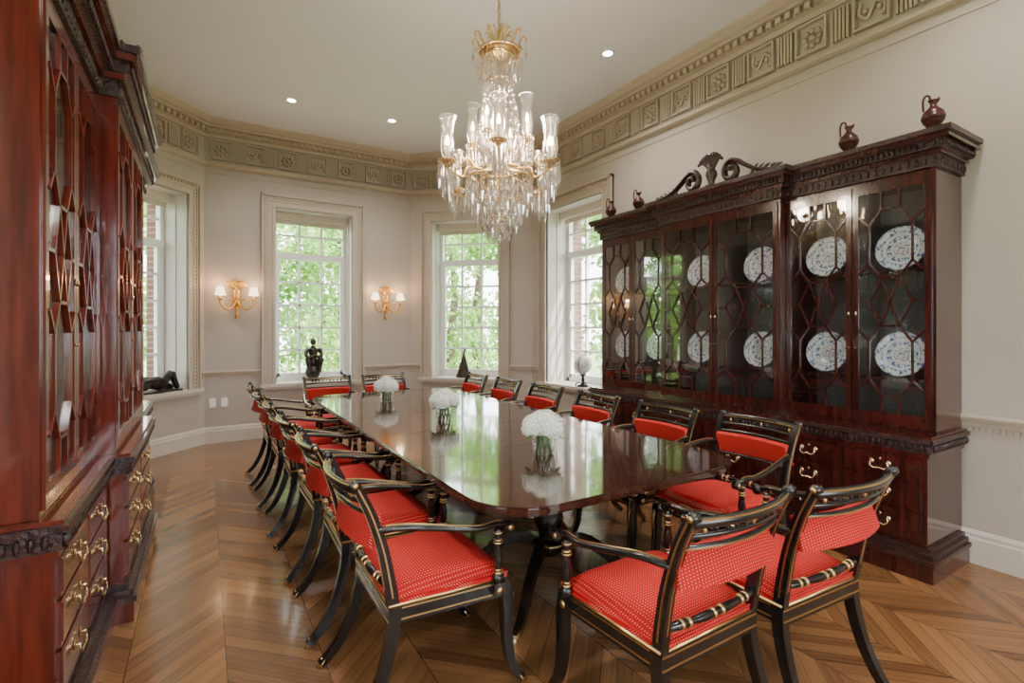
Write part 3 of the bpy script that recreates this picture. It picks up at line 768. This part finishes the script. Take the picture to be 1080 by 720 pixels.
for k,(x,y) in enumerate(((3.22,3.54),(1.98,6.08),(.84,6.13),(0.1,3.5),(3.22,.9),(0.1,.9),(1.6,-.6),(3.1,-.9),(.2,-.9))):  # downlights beyond the visible ones are unseen, added as interior fill
    b=MB(); b.lathe([(.045,-.004),(.065,-.006),(.07,0),(.045,.0)],(0,0,0),24,0); b.lathe([(.0,-.0045),(.045,-.0045)],(0,0,0),24,1,close=False)
    o=b.obj('ceiling_downlight',[M_white,M_down],(x,y,4.0))
    l=bpy.data.lights.new('downlight_spot','SPOT'); l.energy=150; l.spot_size=2.5; l.spot_blend=1; l.color=(1,.95,.90); l.shadow_soft_size=.1
    s=bpy.data.objects.new('downlight_spot',l); scene.collection.objects.link(s); s.parent=o; s.location=(0,0,-.03)

for x in (.09,.22):
    b=MB(); b.box((-.036,-.006,-.058),(.036,0,.058),0)
    for z in (.022,-.022): b.box((-.016,-.009,z-.014),(.016,-.006,z+.014),0)
    b.obj('wall_outlet',[M_plug],(x,7.299,.5),bevel=.002)

# ------------------------------------------------------------------ sill sculptures
b=MB()
b.lathe([(.07,0),(.075,.02),(.06,.03),(.085,.07),(.10,.12),(.095,.17),(.06,.21),(.03,.22)],(0,0,0),20)
b.tube(smooth([(0,0,.20),(0,0,.27),(.0,-.01,.36),(0,0,.44),(0,0,.49)],4),[.05,.055,.06,.062,.06,.055,.05,.05,.055,.06,.065,.07,.068,.05,.035,.03,.028],12)
b.ball((0,-.01,.545),(.042,.05,.052)); b.ball((0,-.05,.53),(.015,.02,.018))
for sx in (-1,1):
    b.tube(smooth([(sx*.07,0,.44),(sx*.105,-.04,.38),(sx*.075,-.08,.33),(-sx*.02,-.09,.36)],4),[.032,.03,.028,.027,.026,.025,.025,.024,.023,.022,.021,.02,.018],8)
    b.tube(smooth([(sx*.04,0,.22),(sx*.09,-.08,.30),(sx*.07,-.08,.20),(sx*.06,-.09,.12)],4),[.045,.044,.042,.04,.038,.036,.034,.033,.032,.03,.03,.028,.026],8)
b.obj('bronze_figure_sculpture',[M_bronze],(1.30,7.46,.70),.1)
b=MB()
b.lathe([(.12,0),(.122,.01),(.09,.08),(.055,.20),(.025,.31),(.012,.35)],(0,0,0),24)
b.tube(smooth([(0,0,.34),(.005,0,.38),(.02,0,.40),(.0,0,.43)],4),[.014]*12+[.005],8)
b.tube(smooth([(.07,-.07,.06),(-.08,-.05,.14),(-.05,.05,.19),(.04,-.02,.25)],5),.007,6)
b.obj('bronze_cone_sculpture',[M_bronze],(3.33,6.82,.70))
b=MB()
b.box((-.20,-.07,0),(.20,.07,.015))
b.tube(smooth([(-.16,0,.06),(-.08,.0,.09),(.0,0,.08),(.08,0,.06)],5),[.045,.05,.055,.06,.06,.055,.05,.05,.052,.055,.058,.055,.05,.045,.04,.035],10)
b.tube(smooth([(.06,0,.06),(.12,-.02,.15),(.16,-.02,.09),(.19,-.02,.02)],4),[.04,.038,.036,.034,.033,.032,.03,.028,.026,.025,.024,.022,.02],8)
b.tube(smooth([(.05,.03,.05),(.12,.04,.05),(.19,.04,.03)],4),[.038,.036,.034,.032,.03,.028,.026,.024,.022],8)
b.ball((-.19,0,.15),(.035,.032,.04)); b.tube([(-.15,0,.08),(-.18,0,.13)],.02,8)
b.tube(smooth([(-.13,.03,.10),(-.17,.07,.06),(-.12,.06,.02)],4),.018,8)
b.tube(smooth([(-.12,-.04,.10),(-.05,-.07,.12),(.02,-.06,.10)],4),.017,8)
o=b.obj('reclining_bronze_sculpture',[M_bronze],(-.47,6.97,.70),pi/4); o.scale=(1.35,1.35,1.35)
b=MB()
b.lathe([(.07,0),(.072,.012),(.03,.03),(.015,.06),(.022,.09),(.012,.12),(.03,.14),(.045,.155)],(0,0,0),20,0)
for k in range(3):
    a=k*2*pi/3; b.tube(smooth([(.03*cos(a),.03*sin(a),.05),(.08*cos(a),.08*sin(a),.04),(.09*cos(a),.09*sin(a),.005)],3),.008,6,0)
b.tube([(.123*cos(t),0,.275+.123*sin(t)) for t in [j*2*pi/28 for j in range(29)]],.005,6,0)
b.ball((0,0,.275),.115,1,n=28,m=16)
b.obj('crystal_ball_on_stand',[M_bronze,M_globe],(4.06,4.92,.70),.4)

# ------------------------------------------------------------------ exterior
b=MB(); b.box((-45,-45,-.9),(50,55,-.6)); b.obj('lawn_ground',[M_grass])
def tree():
    b=MB(); b.tube(smooth([(0,0,0),(.1,0,1.5),(0,.1,3),(.1,0,4.5)],4),[.18-.01*k for k in range(13)],8,1)
    for q in range(22):
        a=random.random()*6.28; rr=sqrt(random.random())*1.9; cz=random.uniform(.7,5.6)
        cx,cy=rr*cos(a),rr*sin(a); R=random.uniform(.5,.95)
        for k in range(170):
            d=Vector((random.gauss(0,1),random.gauss(0,1),random.gauss(0,1))).normalized()*R*random.uniform(.6,1)
            c=Vector((cx,cy,cz))+d
            u=Vector((random.gauss(0,1),random.gauss(0,1),random.gauss(0,1))).normalized(); w=u.orthogonal().normalized(); s=random.uniform(.06,.12)
            b.add([c-u*s,c+w*s*.6,c+u*s,c-w*s*.6],[(0,1,2,3)],0)
    return b.mesh('tree',[M_leaf,M_bark],recalc=False)
tms=[tree(),tree()]
def pt(x,y,s): 
    o=mkobj('garden_tree',random.choice(tms),(x,y,-.6),random.random()*6); o.scale=(s,s,s)
for (x,y,s) in ((-4.5,14,1),(-1.5,15.5,1.1),(1.2,14.5,1),(3.6,15.5,1.1),(6.5,14,1),(9,12.5,1.1),(11,9.5,1),(12,6.5,1.1),(12.5,3,1),(-5,10.5,.9),(-8,8.5,1),(-3,11.8,.7),(3.6,20,1.5),(-2,21,1.6),(9.5,18,1.5),(14,13,1.5),(-9,14,1.5),(-11,3,1.2),(-12,-2,1.2),(-10,-7,1.2),(17,5,1.6),(6,22,1.6)):
    pt(x,y,s)

# ------------------------------------------------------------------ world / sun
w=bpy.data.worlds.new('sky'); scene.world=w; w.use_nodes=True; nt=w.node_tree; bg=nt.nodes['Background']
sk=N(nt,'ShaderNodeTexSky'); sk.sky_type='HOSEK_WILKIE'; sk.turbidity=4; sk.sun_direction=(.4,-.45,.8)
mx=N(nt,'ShaderNodeMix',data_type='RGBA'); mx.inputs[0].default_value=.75; mx.inputs[7].default_value=(.95,.97,1,1)
nt.links.new(sk.outputs[0],mx.inputs[6]); nt.links.new(mx.outputs[2],bg.inputs[0]); bg.inputs[1].default_value=17.0
l=bpy.data.lights.new('sun','SUN'); l.energy=26; l.angle=.05; l.color=(1,.96,.9)
o=bpy.data.objects.new('sun',l); scene.collection.objects.link(o); o.rotation_euler=Vector((.4,-.45,.95)).to_track_quat('Z','Y').to_euler(); o.location=(10,-10,20)

# ------------------------------------------------------------------ camera
cd=bpy.data.cameras.new('camera'); cam=bpy.data.objects.new('camera',cd); scene.collection.objects.link(cam)
cam.location=(0,0,1.42); cam.rotation_euler=(pi/2,0,-math.radians(31.5)); cd.sensor_width=36; cd.lens=530/1080*36; cd.shift_y=-13/1080; cd.clip_start=.05
scene.camera=cam
